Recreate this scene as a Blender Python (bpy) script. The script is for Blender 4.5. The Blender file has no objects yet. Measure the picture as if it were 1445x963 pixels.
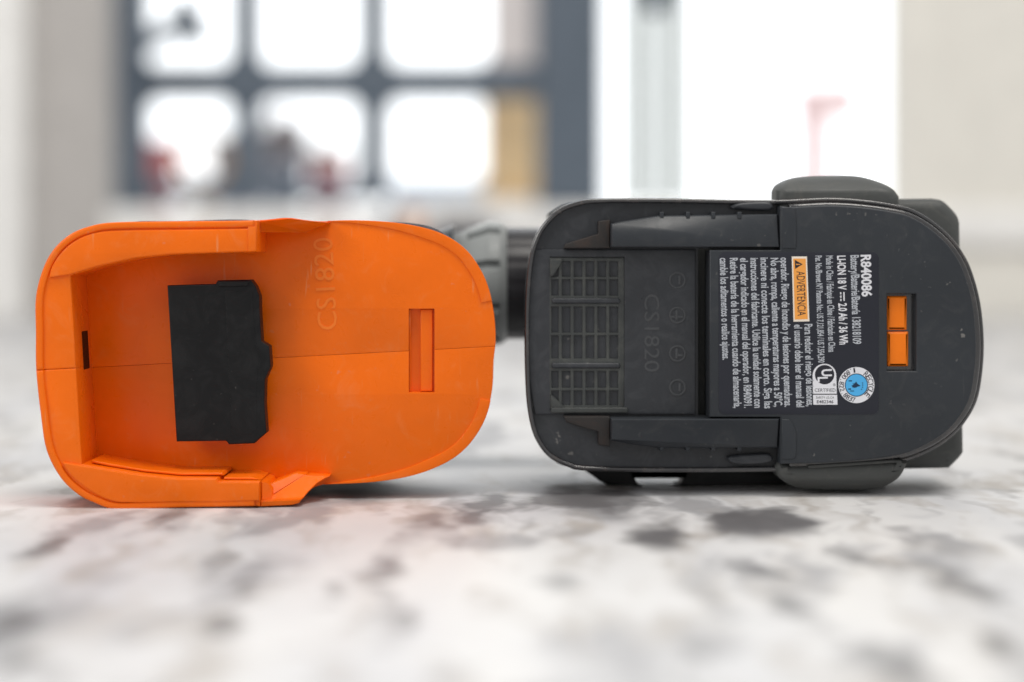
import bpy, bmesh, math, random
from mathutils import Vector, Matrix
from mathutils.geometry import tessellate_polygon

random.seed(4)
scene = bpy.context.scene
COL = scene.collection
R = math.radians

# ------------------------------------------------------------------ camera
S = 0.000178            # metres per photo pixel on the plane y = 0
HZ = 365.0              # photo row of the eye level
ZC = (718 - HZ) * S     # eye height above the counter
CAMD = 0.5
cam_d = bpy.data.cameras.new("camera")
cam = bpy.data.objects.new("camera", cam_d)
COL.objects.link(cam)
cam.location = (0, -CAMD, ZC)
cam.rotation_euler = (R(90), 0, 0)
cam_d.sensor_width = 36
cam_d.lens = 36 * CAMD / (1445 * S)
cam_d.shift_y = -(481.5 - HZ) / 1445
cam_d.clip_start = 0.01
cam_d.clip_end = 100
cam_d.dof.use_dof = True
cam_d.dof.focus_distance = CAMD + 0.013
cam_d.dof.aperture_fstop = 5.4
scene.camera = cam

# ------------------------------------------------------------------ light
w = bpy.data.worlds.new("World")
scene.world = w
w.use_nodes = True
bg = w.node_tree.nodes["Background"]
bg.inputs[0].default_value = (1.0, 0.985, 0.965, 1)
bg.inputs[1].default_value = 0.56


def area(name, loc, target, size, power, color):
    d = bpy.data.lights.new(name, 'AREA')
    d.shape = 'RECTANGLE'
    d.size, d.size_y = size
    d.energy = power
    d.color = color
    o = bpy.data.objects.new(name, d)
    COL.objects.link(o)
    o.location = loc
    o.rotation_euler = (Vector(target) - Vector(loc)).to_track_quat('-Z', 'Y').to_euler()
    return o


area("room_ceiling_light", (0.45, -0.55, 2.3), (0.1, 0.2, 0.03), (1.2, 0.9), 36, (1.0, 0.96, 0.9))
area("room_side_light", (-1.5, -1.2, 1.0), (0, 0.1, 0.03), (0.8, 0.8), 13.0, (1.0, 0.98, 0.95))

scene.view_settings.view_transform = 'Standard'
scene.view_settings.look = 'None'
scene.view_settings.exposure = 0.0
scene.view_settings.gamma = 1.0
scene.view_settings.use_curve_mapping = False
scene.render.engine = 'CYCLES'
scene.cycles.use_denoising = True
try:
    scene.cycles.denoiser = 'OPENIMAGEDENOISE'
except Exception:
    pass
scene.cycles.max_bounces = 8


# ------------------------------------------------------------------ materials
def new_mat(name):
    m = bpy.data.materials.new(name)
    m.use_nodes = True
    nt = m.node_tree
    return m, nt, nt.nodes["Principled BSDF"]


def node(nt, t, **kw):
    n = nt.nodes.new(t)
    for k, v in kw.items():
        setattr(n, k, v)
    return n


def ramp(nt, fac, stops):
    n = node(nt, 'ShaderNodeValToRGB')
    e = n.color_ramp.elements
    e[0].position, e[0].color = stops[0][0], (*stops[0][1], 1)
    e[1].position, e[1].color = stops[-1][0], (*stops[-1][1], 1)
    for p, c in stops[1:-1]:
        x = e.new(p)
        x.color = (*c, 1)
    nt.links.new(fac, n.inputs[0])
    return n.outputs[0]


def mixc(nt, fac, a, b):
    n = node(nt, 'ShaderNodeMix', data_type='RGBA')
    if isinstance(fac, float):
        n.inputs[0].default_value = fac
    else:
        nt.links.new(fac, n.inputs[0])
    for sock, v in ((6, a), (7, b)):
        if isinstance(v, tuple):
            n.inputs[sock].default_value = (*v, 1)
        else:
            nt.links.new(v, n.inputs[sock])
    return n.outputs[2]


def noise(nt, co, scale, detail=3, rough=0.55, dist=0.0):
    n = node(nt, 'ShaderNodeTexNoise')
    n.inputs['Scale'].default_value = scale
    n.inputs['Detail'].default_value = detail
    n.inputs['Roughness'].default_value = rough
    n.inputs['Distortion'].default_value = dist
    nt.links.new(co, n.inputs['Vector'])
    return n.outputs['Fac']


def world_co(nt):
    return node(nt, 'ShaderNodeNewGeometry').outputs['Position']


def plastic(name, base, rough=0.42, dust=0.10, dust_col=(0.35, 0.33, 0.31), grain=0.04, var=0.12, spec=0.5,
            scratch=0.0, dust_lo=0.52, speck=0.0):
    """moulded plastic: slight tone drift, dust smears, fine grain and a few pale scratches"""
    m, nt, b = new_mat(name)
    co = world_co(nt)
    n1 = noise(nt, co, 45, 4, 0.6)
    dark = tuple(c * (1 - var) for c in base)
    lite = tuple(min(1, c * (1 + var)) for c in base)
    c = ramp(nt, n1, [(0.3, dark), (0.7, lite)])
    n2 = noise(nt, co, 130, 6, 0.7, 1.2)
    f = ramp(nt, n2, [(dust_lo, (0, 0, 0)), (0.80, (dust,) * 3)])
    c = mixc(nt, f, c, dust_col)
    if scratch > 0:
        mp = node(nt, 'ShaderNodeMapping')
        mp.inputs['Rotation'].default_value = (0, 0.6, 0)
        mp.inputs['Scale'].default_value = (1, 1, 0.08)
        nt.links.new(co, mp.inputs['Vector'])
        n3 = noise(nt, mp.outputs[0], 900, 2, 0.5)
        n4 = noise(nt, co, 60, 2, 0.5)
        mm = node(nt, 'ShaderNodeMath', operation='MULTIPLY')
        a = ramp(nt, n3, [(0.66, (0, 0, 0)), (0.74, (scratch,) * 3)])
        d = ramp(nt, n4, [(0.5, (0, 0, 0)), (0.62, (1, 1, 1))])
        nt.links.new(a, mm.inputs[0])
        nt.links.new(d, mm.inputs[1])
        c = mixc(nt, mm.outputs[0], c, dust_col)
    if speck > 0:
        n5 = noise(nt, co, 520, 2, 0.5)
        n6 = noise(nt, co, 38, 3, 0.6)
        mm = node(nt, 'ShaderNodeMath', operation='MULTIPLY')
        nt.links.new(ramp(nt, n5, [(0.70, (0, 0, 0)), (0.74, (speck,) * 3)]), mm.inputs[0])
        nt.links.new(ramp(nt, n6, [(0.48, (0.1,) * 3), (0.66, (1, 1, 1))]), mm.inputs[1])
        c = mixc(nt, mm.outputs[0], c, (0.42, 0.40, 0.37))
    nt.links.new(c, b.inputs['Base Color'])
    rr = ramp(nt, n2, [(0.3, (rough * 0.85,) * 3), (0.75, (min(1, rough * 1.3),) * 3)])
    nt.links.new(rr, b.inputs['Roughness'])
    b.inputs['Specular IOR Level'].default_value = spec
    bp = node(nt, 'ShaderNodeBump')
    bp.inputs['Strength'].default_value = grain
    bp.inputs['Distance'].default_value = 0.0004
    nt.links.new(noise(nt, co, 2600, 2, 0.5), bp.inputs['Height'])
    nt.links.new(bp.outputs[0], b.inputs['Normal'])
    return m


def flat(name, base, rough=0.5, spec=0.5):
    m, nt, b = new_mat(name)
    co = world_co(nt)
    n1 = noise(nt, co, 30, 3, 0.6)
    c = ramp(nt, n1, [(0.3, tuple(x * 0.94 for x in base)), (0.7, tuple(min(1, x * 1.06) for x in base))])
    nt.links.new(c, b.inputs['Base Color'])
    b.inputs['Roughness'].default_value = rough
    b.inputs['Specular IOR Level'].default_value = spec
    return m


ORANGE = plastic('orange_plastic', (0.87, 0.152, 0.002), 0.29, 0.19, (0.80, 0.37, 0.17), 0.03, 0.06, 0.26, 0.5, 0.54, 0.15)
ORANGE_TXT = plastic('orange_lit_letters', (0.89, 0.205, 0.022), 0.4, 0.0, (0.7, 0.3, 0.1), 0.02, 0.03, 0.25)  # paler than the shell: light catching the raised letters put into colour
ORANGE_LATCH = plastic('orange_latch_plastic', (0.86, 0.19, 0.006), 0.35, 0.08, (0.5, 0.2, 0.08), 0.02, 0.03, 0.25)
BLACK = plastic('black_terminal_plastic', (0.006, 0.0065, 0.0075), 0.40, 0.35, (0.035, 0.036, 0.038), 0.06, 0.1, 0.24, 0.12, 0.46, 0.12)
CHAR = plastic('charcoal_plastic', (0.031, 0.0355, 0.042), 0.36, 0.16, (0.14, 0.135, 0.13), 0.05, 0.08, 0.28, 0.18, 0.52, 0.35)
CHAR_DARK = plastic('charcoal_recess_plastic', (0.031, 0.0345, 0.041), 0.32, 0.40, (0.10, 0.105, 0.115), 0.05, 0.12, 0.42, 0.3, 0.46, 0.4)
GLOSS_RIM = plastic('glossy_black_rim', (0.018, 0.018, 0.021), 0.2, 0.25, (0.28, 0.22, 0.19), 0.0, 0.1, 0.6, 0.25)
GREY = plastic('grey_button_plastic', (0.062, 0.066, 0.065), 0.5, 0.30, (0.2, 0.19, 0.165), 0.12, 0.1, 0.4, 0.15)
COLLAR = plastic('grey_collar_plastic', (0.25, 0.265, 0.265), 0.45, 0.35, (0.4, 0.4, 0.4), 0.06, 0.1, 0.4, 0.4)
CHUCK = plastic('black_chuck_plastic', (0.016, 0.015, 0.018), 0.36, 0.2, (0.12, 0.11, 0.12), 0.05, 0.1, 0.4)
RIM_COAT = GLOSS_RIM.node_tree.nodes['Principled BSDF']
RIM_COAT.inputs['Coat Weight'].default_value = 1.0
RIM_COAT.inputs['Coat Roughness'].default_value = 0.12
RIBM = plastic('ribbed_vent_plastic', (0.047, 0.052, 0.052), 0.4, 0.5, (0.14, 0.145, 0.13), 0.1, 0.15, 0.4, 0.3, 0.45)
RUSTY = plastic('brown_stained_rail_end', (0.026, 0.0235, 0.023), 0.5, 0.3, (0.10, 0.05, 0.03), 0.08, 0.2, 0.3, 0.0, 0.45)
EMB = plastic('charcoal_moulded_marks', (0.062, 0.066, 0.072), 0.35, 0.1, (0.12, 0.12, 0.12), 0.02, 0.05, 0.4)
LABELM = flat('label_navy_black', (0.017, 0.019, 0.029), 0.45, 0.35)
INK = flat('label_silver_ink', (0.50, 0.53, 0.58), 0.5, 0.3)
INK_W = flat('label_white_ink', (0.74, 0.75, 0.80), 0.5, 0.3)
INK_K = flat('label_dark_ink', (0.02, 0.021, 0.03), 0.5, 0.3)
INK_B = flat('label_blue_ink', (0.08, 0.42, 0.80), 0.5, 0.3)
INK_BD = flat('label_deep_blue_ink', (0.012, 0.035, 0.08), 0.5, 0.3)
INK_O = flat('label_orange_ink', (0.86, 0.36, 0.075), 0.5, 0.3)
INK_C = flat('label_cream_ink', (0.84, 0.76, 0.66), 0.5, 0.3)
VOID = flat('black_cavity', (0.004, 0.004, 0.004), 0.7, 0.1)


def granite():
    m, nt, b = new_mat('white_granite')
    co = world_co(nt)
    warp = node(nt, 'ShaderNodeTexNoise')
    warp.inputs['Scale'].default_value = 45
    warp.inputs['Detail'].default_value = 4
    nt.links.new(co, warp.inputs['Vector'])
    vm = node(nt, 'ShaderNodeVectorMath', operation='MULTIPLY_ADD')
    nt.links.new(warp.outputs['Color'], vm.inputs[0])
    vm.inputs[1].default_value = (0.016, 0.05, 0.0)
    nt.links.new(co, vm.inputs[2])
    vs_ = node(nt, 'ShaderNodeVectorMath', operation='MULTIPLY')
    nt.links.new(vm.outputs[0], vs_.inputs[0])
    vs_.inputs[1].default_value = (1, 0.30, 0)
    p = vs_.outputs[0]
    big = noise(nt, p, 18, 3, 0.5)
    c = ramp(nt, big, [(0.32, (0.51, 0.52, 0.55)), (0.5, (0.63, 0.63, 0.64)), (0.68, (0.70, 0.695, 0.69))])
    br = noise(nt, p, 62, 3, 0.55)
    f = ramp(nt, br, [(0.51, (0, 0, 0)), (0.68, (0.75,) * 3)])
    c = mixc(nt, f, c, (0.37, 0.34, 0.31))
    off = node(nt, 'ShaderNodeVectorMath', operation='ADD')
    off.inputs[1].default_value = (3.1, 1.7, 0.4)
    nt.links.new(p, off.inputs[0])
    gr = noise(nt, off.outputs[0], 46, 3, 0.55)
    f = ramp(nt, gr, [(0.53, (0, 0, 0)), (0.64, (0.8,) * 3)])
    c = mixc(nt, f, c, (0.30, 0.30, 0.315))
    off2 = node(nt, 'ShaderNodeVectorMath', operation='ADD')
    off2.inputs[1].default_value = (7.3, 5.2, 0.9)
    nt.links.new(p, off2.inputs[0])
    dk = noise(nt, off2.outputs[0], 36, 3.5, 0.6)
    f = ramp(nt, dk, [(0.595, (0, 0, 0)), (0.70, (0.85,) * 3)])
    c = mixc(nt, f, c, (0.13, 0.125, 0.13))
    # the slab's own large dark mineral clusters, each with its place in the stone
    for (x, y, r, k) in DARKS:
        d = node(nt, 'ShaderNodeVectorMath', operation='DISTANCE')
        nt.links.new(p, d.inputs[0])
        d.inputs[1].default_value = (x + 0.008, (y + 0.025) * 0.30, 0)
        mr = node(nt, 'ShaderNodeMapRange', interpolation_type='SMOOTHSTEP')
        mr.inputs['From Min'].default_value = r * 1.25
        mr.inputs['From Max'].default_value = r * 0.35
        mr.inputs['To Max'].default_value = k
        nt.links.new(d.outputs['Value'], mr.inputs['Value'])
        c = mixc(nt, mr.outputs[0], c, (0.12, 0.117, 0.122))
    nt.links.new(c, b.inputs['Base Color'])
    b.inputs['Roughness'].default_value = 0.42
    b.inputs['Specular IOR Level'].default_value = 0.35
    return m


def counter_xy(px, py):
    d = CAMD * (718 - HZ) / (py - HZ)
    return ((px - 722.5) * S * d / CAMD, d - CAMD)


DARKS = []
for (px, py, r, k) in ((930, 757, .0075, .95), (1050, 735, .010, .95), (1105, 727, .007, .95), (860, 712, .011, .7), (800, 705, .009, .7),
                       (15, 885, .0055, .9), (70, 768, .005, .8), (308, 888, .0035, .7), (1070, 808, .0045, .7),
                       (1110, 852, .0045, .6), (1245, 930, .006, .8), (1412, 912, .0035, .8), (980, 925, .004, .6),
                       (780, 825, .0045, .55), (520, 695, .010, .7), (540, 808, .0045, .55), (310, 795, .005, .5), (250, 722, .007, .5),
                       (465, 838, .0035, .5), (600, 735, .006, .5), (20, 945, .0045, .85), (150, 700, .007, .5), (30, 610, .006, .4), (690, 600, .008, .3)):
    x, y = counter_xy(px, py)
    DARKS.append((x, y, r, k))


# ------------------------------------------------------------------ mesh helpers
def link(name, me, mat, parent=None, smooth=35):
    o = bpy.data.objects.new(name, me)
    COL.objects.link(o)
    if mat:
        me.materials.clear()
        me.materials.append(mat)
    if parent:
        o.parent = parent
        o.matrix_parent_inverse = Matrix.Translation(-parent.location)
    if smooth:
        me.shade_smooth()
        me.set_sharp_from_angle(angle=R(smooth))
    return o


def tag(o, label=None, cat=None, kind=None, group=None):
    if label: o["label"] = label
    if cat: o["category"] = cat
    if kind: o["kind"] = kind
    if group: o["group"] = group
    return o


def empty(name, loc, label, cat):
    o = bpy.data.objects.new(name, None)
    COL.objects.link(o)
    o.location = loc
    o.empty_display_size = 0.01
    return tag(o, label, cat)


class Frame:
    """a plane facing the camera; photo pixels are laid out on it at real size"""
    def __init__(self, y):
        self.y = y
        self.s = S * (CAMD + y) / CAMD

    def pt(self, p):
        return ((p[0] - 722.5) * self.s, ZC - (p[1] - HZ) * self.s)

    def loop(self, pts):
        return [self.pt(p) for p in pts]


def smooth_loop(pts, n=6):
    """closed Catmull-Rom loop; points with a third value are kept as corners"""
    N = len(pts)
    out = []
    for i in range(N):
        p0, p1, p2, p3 = pts[i - 1], pts[i], pts[(i + 1) % N], pts[(i + 2) % N]
        if len(p1) > 2 and len(p2) > 2:
            out.append((p1[0], p1[1]))
            continue
        if len(p1) > 2: p0 = (2 * p1[0] - p2[0], 2 * p1[1] - p2[1])
        if len(p2) > 2: p3 = (2 * p2[0] - p1[0], 2 * p2[1] - p1[1])
        for k in range(n):
            t = k / n
            v = []
            for a in (0, 1):
                m1 = (p2[a] - p0[a]) / 2
                m2 = (p3[a] - p1[a]) / 2
                v.append((2 * t**3 - 3 * t**2 + 1) * p1[a] + (t**3 - 2 * t**2 + t) * m1 +
                         (-2 * t**3 + 3 * t**2) * p2[a] + (t**3 - t**2) * m2)
            out.append(tuple(v))
    return out


def sarea(l):
    return 0.5 * sum(l[i - 1][0] * l[i][1] - l[i][0] * l[i - 1][1] for i in range(len(l)))


def inset(l, d):
    """offset a loop to its left (inwards for a CCW loop)"""
    N = len(l)
    out = []
    for i in range(N):
        a, b, c = Vector(l[i - 1]), Vector(l[i]), Vector(l[(i + 1) % N])
        e1, e2 = (b - a), (c - b)
        if e1.length < 1e-9: e1 = e2
        if e2.length < 1e-9: e2 = e1
        e1, e2 = e1.normalized(), e2.normalized()
        n1, n2 = Vector((-e1.y, e1.x)), Vector((-e2.y, e2.x))
        m = n1 + n2
        if m.length < 1e-6: m = n1
        m.normalize()
        k = 1 / max(0.5, m.dot(n1))
        out.append(tuple(b + m * d * k))
    return out


def prism(bm, loops, yf, yb, bev=0.0, segs=3, back=True):
    """a solid with the given outline (and holes) in XZ, from y=yf to y=yb, its front edge rounded"""
    ls = []
    for i, l in enumerate(loops):
        a = sarea(l)
        if (i == 0 and a < 0) or (i > 0 and a > 0): l = l[::-1]
        ls.append(l)
    rings = []
    prof = [(0.0, 0.0)] if bev <= 0 else [(bev * (1 - math.sin(t)), bev * (1 - math.cos(t)))
                                          for t in [k * math.pi / 2 / segs for k in range(segs + 1)]]
    prof = [(i, yf + d) for i, d in prof] + [(0.0, yb)]
    for l in ls:
        rr = []
        for off, y in prof:
            ll = inset(l, off) if off > 0 else l
            rr.append([bm.verts.new((p[0], y, p[1])) for p in ll])
        rings.append(rr)
        for a, b in zip(rr[:-1], rr[1:]):
            n = len(a)
            for i in range(n):
                j = (i + 1) % n
                bm.faces.new((a[i], b[i], b[j], a[j]))
    for idx, flip in ((0, False), (-1, True)):
        if flip and not back: continue
        flatv = [v for rr in rings for v in rr[idx]]
        tris = tessellate_polygon([[Vector((v.co.x, v.co.z, 0)) for v in rr[idx]] for rr in rings])
        for t in tris:
            vs = [flatv[k] for k in t]
            try: bm.faces.new(vs)
            except ValueError: pass
    bmesh.ops.recalc_face_normals(bm, faces=bm.faces)


def fin(bm, name, mat, parent=None, smooth=35):
    me = bpy.data.meshes.new(name)
    bm.to_mesh(me)
    bm.free()
    return link(name, me, mat, parent, smooth)


def plate(name, fr, loops, df, db, bev, mat, parent, smooth=35, segs=3):
    """prism in a frame: df/db are depths in mm behind the frame's plane, bev in mm"""
    bm = bmesh.new()
    prism(bm, [fr.loop(l) for l in loops], fr.y + df / 1000, fr.y + db / 1000, bev / 1000, segs)
    return fin(bm, name, mat, parent, smooth)


def rect(x0, y0, x1, y1, r=0, n=4):
    if r <= 0: return [(x0, y0), (x1, y0), (x1, y1), (x0, y1)]
    out = []
    for cx, cy, a0 in ((x1 - r, y0 + r, -90), (x1 - r, y1 - r, 0), (x0 + r, y1 - r, 90), (x0 + r, y0 + r, 180)):
        for k in range(n + 1):
            a = R(a0 + 90 * k / n)
            out.append((cx + r * math.cos(a), cy + r * math.sin(a)))
    return out


def circle(cx, cy, r, n=40):
    return [(cx + r * math.cos(2 * math.pi * k / n), cy + r * math.sin(2 * math.pi * k / n)) for k in range(n)]


def boxm(bm, c, d, bev=0.0):
    r = bmesh.ops.create_cube(bm, size=1)
    for v in r['verts']:
        v.co = Vector((v.co.x * d[0] + c[0], v.co.y * d[1] + c[1], v.co.z * d[2] + c[2]))
    if bev > 0:
        es = list({e for v in r['verts'] for e in v.link_edges})
        bmesh.ops.bevel(bm, geom=es, offset=bev, segments=2, affect='EDGES', profile=0.5)


def box(name, x0, x1, y0, y1, z0, z1, mat, parent=None, bev=0.0):
    bm = bmesh.new()
    boxm(bm, ((x0 + x1) / 2, (y0 + y1) / 2, (z0 + z1) / 2), (x1 - x0, y1 - y0, z1 - z0), bev)
    return fin(bm, name, mat, parent)


def loft(bm, rings, cap=True):
    vr = [[bm.verts.new(p) for p in r] for r in rings]
    for a, b in zip(vr[:-1], vr[1:]):
        n = len(a)
        for i in range(n):
            j = (i + 1) % n
            bm.faces.new((a[i], a[j], b[j], b[i]))
    if cap:
        bm.faces.new(vr[0])
        bm.faces.new(vr[-1])
    bmesh.ops.recalc_face_normals(bm, faces=bm.faces)


# flat print: text becomes mesh, laid on a plane
def text_verts(s, bold=0.0):
    c = bpy.data.curves.new('t', 'FONT')
    c.body = s
    c.resolution_u = 3
    c.offset = bold
    o = bpy.data.objects.new('t', c)
    COL.objects.link(o)
    dg = bpy.context.evaluated_depsgraph_get()
    dg.update()
    me = bpy.data.meshes.new_from_object(o.evaluated_get(dg))
    vs = [(v.co.x, v.co.y) for v in me.vertices]
    fs = [tuple(p.vertices) for p in me.polygons]
    bpy.data.meshes.remove(me)
    bpy.data.objects.remove(o)
    bpy.data.curves.remove(c)
    return vs, fs


CAP = None


def text_line(bm, s, origin, along, up, length, cap, fr, depth, bold=0.0):
    """text with baseline start at origin (px), running along, letters rising towards up; scaled to length and cap height (px)"""
    global CAP
    if CAP is None:
        v, _ = text_verts("H")
        CAP = max(p[1] for p in v)
    vs, fs = text_verts(s, bold)
    x0, x1 = min(v[0] for v in vs), max(v[0] for v in vs)
    bv = []
    for v in vs:
        a = (v[0] - x0) / (x1 - x0) * length
        b = v[1] / CAP * cap
        X, Z = fr.pt((origin[0] + along[0] * a + up[0] * b, origin[1] + along[1] * a + up[1] * b))
        bv.append(bm.verts.new((X, fr.y + depth / 1000, Z)))
    for f in fs:
        try: bm.faces.new([bv[k] for k in f])
        except ValueError: pass


def raise_flat(bm, h):
    """give flat lettering a body: extrude it back by h metres"""
    fs = list(bm.faces)
    r = bmesh.ops.extrude_face_region(bm, geom=fs)
    for v in r['geom']:
        if isinstance(v, bmesh.types.BMVert): v.co.y += h
    bmesh.ops.recalc_face_normals(bm, faces=bm.faces)


# ================================================================== SETTING
def BP(px, py, D):
    k = S * D / CAMD
    return ((px - 722.5) * k, D - CAMD, ZC - (py - HZ) * k)


GRAN = granite()
DF = 2.2
bm = bmesh.new()
boxm(bm, (0, (DF - CAMD - 0.42) / 2, -0.015), (6.0, DF - CAMD + 0.42, 0.03), 0.003)
tag(fin(bm, 'counter', GRAN), kind='structure')

PAINT_SHADE = flat('wall_shade_tone', (0.52, 0.50, 0.485), 0.7, 0.2)  # left wall's weaker light put into a darker base colour
PAINT_LIT = flat('cream_wall_lit_tone', (0.84, 0.82, 0.765), 0.7, 0.2)  # right wall's stronger light put into a paler base colour
PAINT_W = flat('white_trim_paint', (0.92, 0.915, 0.90), 0.5, 0.3)
PAINT_B = flat('beige_wall_paint', (0.80, 0.75, 0.70), 0.7, 0.2)
WIN = flat('slate_window_frame_paint', (0.12, 0.15, 0.19), 0.5, 0.3)
WOOD = flat('pale_wood', (1.0, 0.68, 0.36), 0.6, 0.2)
BLIND = flat('pale_green_blind_rod', (0.27, 0.31, 0.29), 0.5, 0.3)

y_w = DF - CAMD
xl = BP(150, 0, DF)[0]
xr = BP(1262, 0, DF)[0]
zs = BP(0, 293, DF)[2]
tag(box('wall_left', -3.0, xl, y_w, y_w + 0.05, -0.03, 1.6, PAINT_SHADE), kind='structure')
tag(box('wall_right', xr, 3.0, y_w, y_w + 0.05, -0.03, 1.6, PAINT_LIT), kind='structure')
tag(box('wall_under_window', xl + .001, xr - .001, y_w + 0.004, y_w + 0.048, -0.03, zs - 0.034, PAINT_B), kind='structure')
# window board: white, runs on to the right in front of the cream wall
tag(box('window_sill', xl + 0.001, 3.0, y_w - 0.014, y_w - 0.001, zs - 0.045, zs, PAINT_W, None, 0.006), kind='structure')
tag(box('terrace_ledge', xl + 0.002, xr - 0.002, y_w + 0.003, y_w + 1.1, zs - 0.032, zs - 0.002, PAINT_W), kind='structure')
z1 = BP(0, 440, DF)[2]
# paler strip standing proud at the outer end of the left wall
tag(box('wall_strip', -3.0, BP(42, 0, DF)[0], y_w - 0.03, y_w - 0.001, -0.03, 1.6, PAINT_W), kind='structure')

# sky outside
m, nt, b = new_mat('bright_sky')
nt.nodes.remove(b)
em = node(nt, 'ShaderNodeEmission')
em.inputs[0].default_value = (0.95, 0.98, 1.0, 1)
em.inputs[1].default_value = 2.3
nt.links.new(em.outputs[0], nt.nodes['Material Output'].inputs[0])
bm = bmesh.new()
vs = [bm.verts.new(p) for p in ((-14, 9, -2), (14, 9, -2), (14, 9, 10), (-14, 9, 10))]
bm.faces.new(vs)
tag(fin(bm, 'sky', m, None, 0), kind='structure')

# glass
gm, nt, b = new_mat('window_glass')
nt.nodes.remove(b)
tr = node(nt, 'ShaderNodeBsdfTransparent')
gl = node(nt, 'ShaderNodeBsdfGlossy')
gl.inputs['Roughness'].default_value = 0.02
mx = node(nt, 'ShaderNodeMixShader')
mx.inputs[0].default_value = 0.05
nt.links.new(tr.outputs[0], mx.inputs[1])
nt.links.new(gl.outputs[0], mx.inputs[2])
nt.links.new(mx.outputs[0], nt.nodes['Material Output'].inputs[0])

# divided window on the left half of the opening
DW = 2.42
win = empty('divided_window', BP(430, 293, DW), 'dark slate divided window behind the orange tool', 'window')


def wbar(name, px0, px1, py0, py1, th=0.03, mat=WIN, D=DW, parent=None, lean=0):
    a, b = BP(px0, py1, D), BP(px1, py0, D)
    bm = bmesh.new()
    boxm(bm, ((a[0] + b[0]) / 2, a[1], (a[2] + b[2]) / 2), (b[0] - a[0], th, b[2] - a[2]), 0.004)
    if lean:
        for v in bm.verts:
            v.co.x += lean * (v.co.z - a[2])
    return fin(bm, name, mat, parent)


TOPY = -420
wbar('stile', 166, 208, TOPY, 294, 0.05, parent=win)
wbar('stile', 757, 852, TOPY, 294, 0.06, parent=win)
for x0, x1 in ((328, 368), (507, 548)):
    wbar('muntin', x0, x1, TOPY, 256, 0.034, parent=win)
for y0, y1 in ((94, 140), (-80, -34), (-260, -214)):
    wbar('rail', 206, 757, y0, y1, 0.040, parent=win)
wbar('rail', 208, 548, 256, 284, 0.046, parent=win)
wbar('rail', 548, 757, 282, 294, 0.046, mat=PAINT_W, parent=win)
wbar('stile', 690, 757, TOPY, 94, 0.036, mat=flat('pale_window_stile_paint', (0.72, 0.68, 0.68), 0.5), parent=win)
wbar('pane', 206, 757, TOPY + 5, 256, 0.004, mat=gm, D=DW + 0.001, parent=win)
# added corner pieces: blurred glow of the bright panes put into the shape
for cx, cy, sx, sy in [(x, y, sx, sy) for (x, sx) in ((206, 1), (328, -1), (368, 1), (507, -1), (548, 1), (690, -1))
                       for (y, sy) in ((94, -1), (140, 1), (256, -1))]:
    k = 20
    pts = [(cx, cy), (cx + sx * k, cy)]
    for t in range(1, 6):
        a = R(90 * t / 6)
        pts.append((cx + sx * (k - k * math.sin(a)), cy + sy * (k - k * math.cos(a))))
    pts.append((cx, cy + sy * k))
    fr = Frame(DW - CAMD)
    plate('glow_corner', fr, [pts], -14, 14, 0, WIN, win)

post = tag(wbar('wooden_post', 682, 762, 134, 292, 0.05, mat=WOOD, D=2.62), 'pale wooden post standing outside between the dark window bars', 'post')
# blind rods right of the dark stile
rod = empty('blind_rods', BP(927, 293, 2.38), 'pair of thin grey-green blind rods hanging beside the dark window post', 'blind rods')
for x0, x1 in ((884, 919), (932, 967)):
    wbar('rod', x0, x1, TOPY, 290, 0.012, mat=BLIND, D=2.38, parent=rod)
wbar('bracket', 896, 958, -30, 14, 0.02, mat=WIN, D=2.38, parent=rod)
wbar('pane', 853, 1262, TOPY, 292, 0.004, mat=gm, D=DW + 0.001, parent=None)
pn = bpy.data.objects['pane.001']
pn.name = 'window_pane'
tag(pn, 'wide clear window pane between dark post and cream wall', 'window pane')

# dark lever stay across the upper left pane
bm = bmesh.new()
a, b_ = Vector(BP(205, 62, 2.36)), Vector(BP(284, 22, 2.36))
d = (b_ - a).normalized()
n = Vector((-d.z, 0, d.x))
rings = []
for t, r in ((0, .012), (.15, .012), (.55, .014), (.7, .03), (.85, .038), (1, .026)):
    c = a.lerp(b_, t)
    rings.append([tuple(c + n * r * math.cos(q) + Vector((0, r * .8 * math.sin(q), 0))) for q in [k * math.pi / 6 for k in range(12)]])
loft(bm, rings)
fin(bm, 'stay_handle', WIN, win)


def lathe(bm, prof, c, n=20):
    rings = [[(c[0] + r * math.cos(2 * math.pi * k / n), c[1] + r * math.sin(2 * math.pi * k / n), c[2] + z) for k in range(n)] for r, z in prof]
    loft(bm, rings)


def foliage(bm, c, rad, n, size):
    for _ in range(n):
        v = Vector((random.gauss(0, .45), random.gauss(0, .45), random.gauss(0, .45)))
        p = Vector(c) + Vector((v.x * rad[0], v.y * rad[1], v.z * rad[2]))
        q = Vector((random.uniform(-1, 1), random.uniform(-1, 1), random.uniform(-1, 1))).normalized()
        r = q.orthogonal().normalized()
        vs = [bm.verts.new(p + q * size), bm.verts.new(p + r * size * .4), bm.verts.new(p - q * size), bm.verts.new(p - r * size * .4)]
        bm.faces.new(vs)


RED = flat('red_glaze', (0.60, 0.10, 0.11), 0.4)
YEL = flat('ochre_metal', (0.62, 0.34, 0.10), 0.4)
MAR = flat('maroon_leaves', (0.10, 0.045, 0.06), 0.6)
SLATEB = flat('slate_blue_pot', (0.16, 0.19, 0.26), 0.5)
PINK = flat('glare_washed_pink', (0.97, 0.72, 0.75), 0.5)  # paleness carries the window glare that washes the sign out
GREENG = flat('grey_green_leaves', (0.22, 0.26, 0.17), 0.6)
ZL = zs - 0.002


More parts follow.
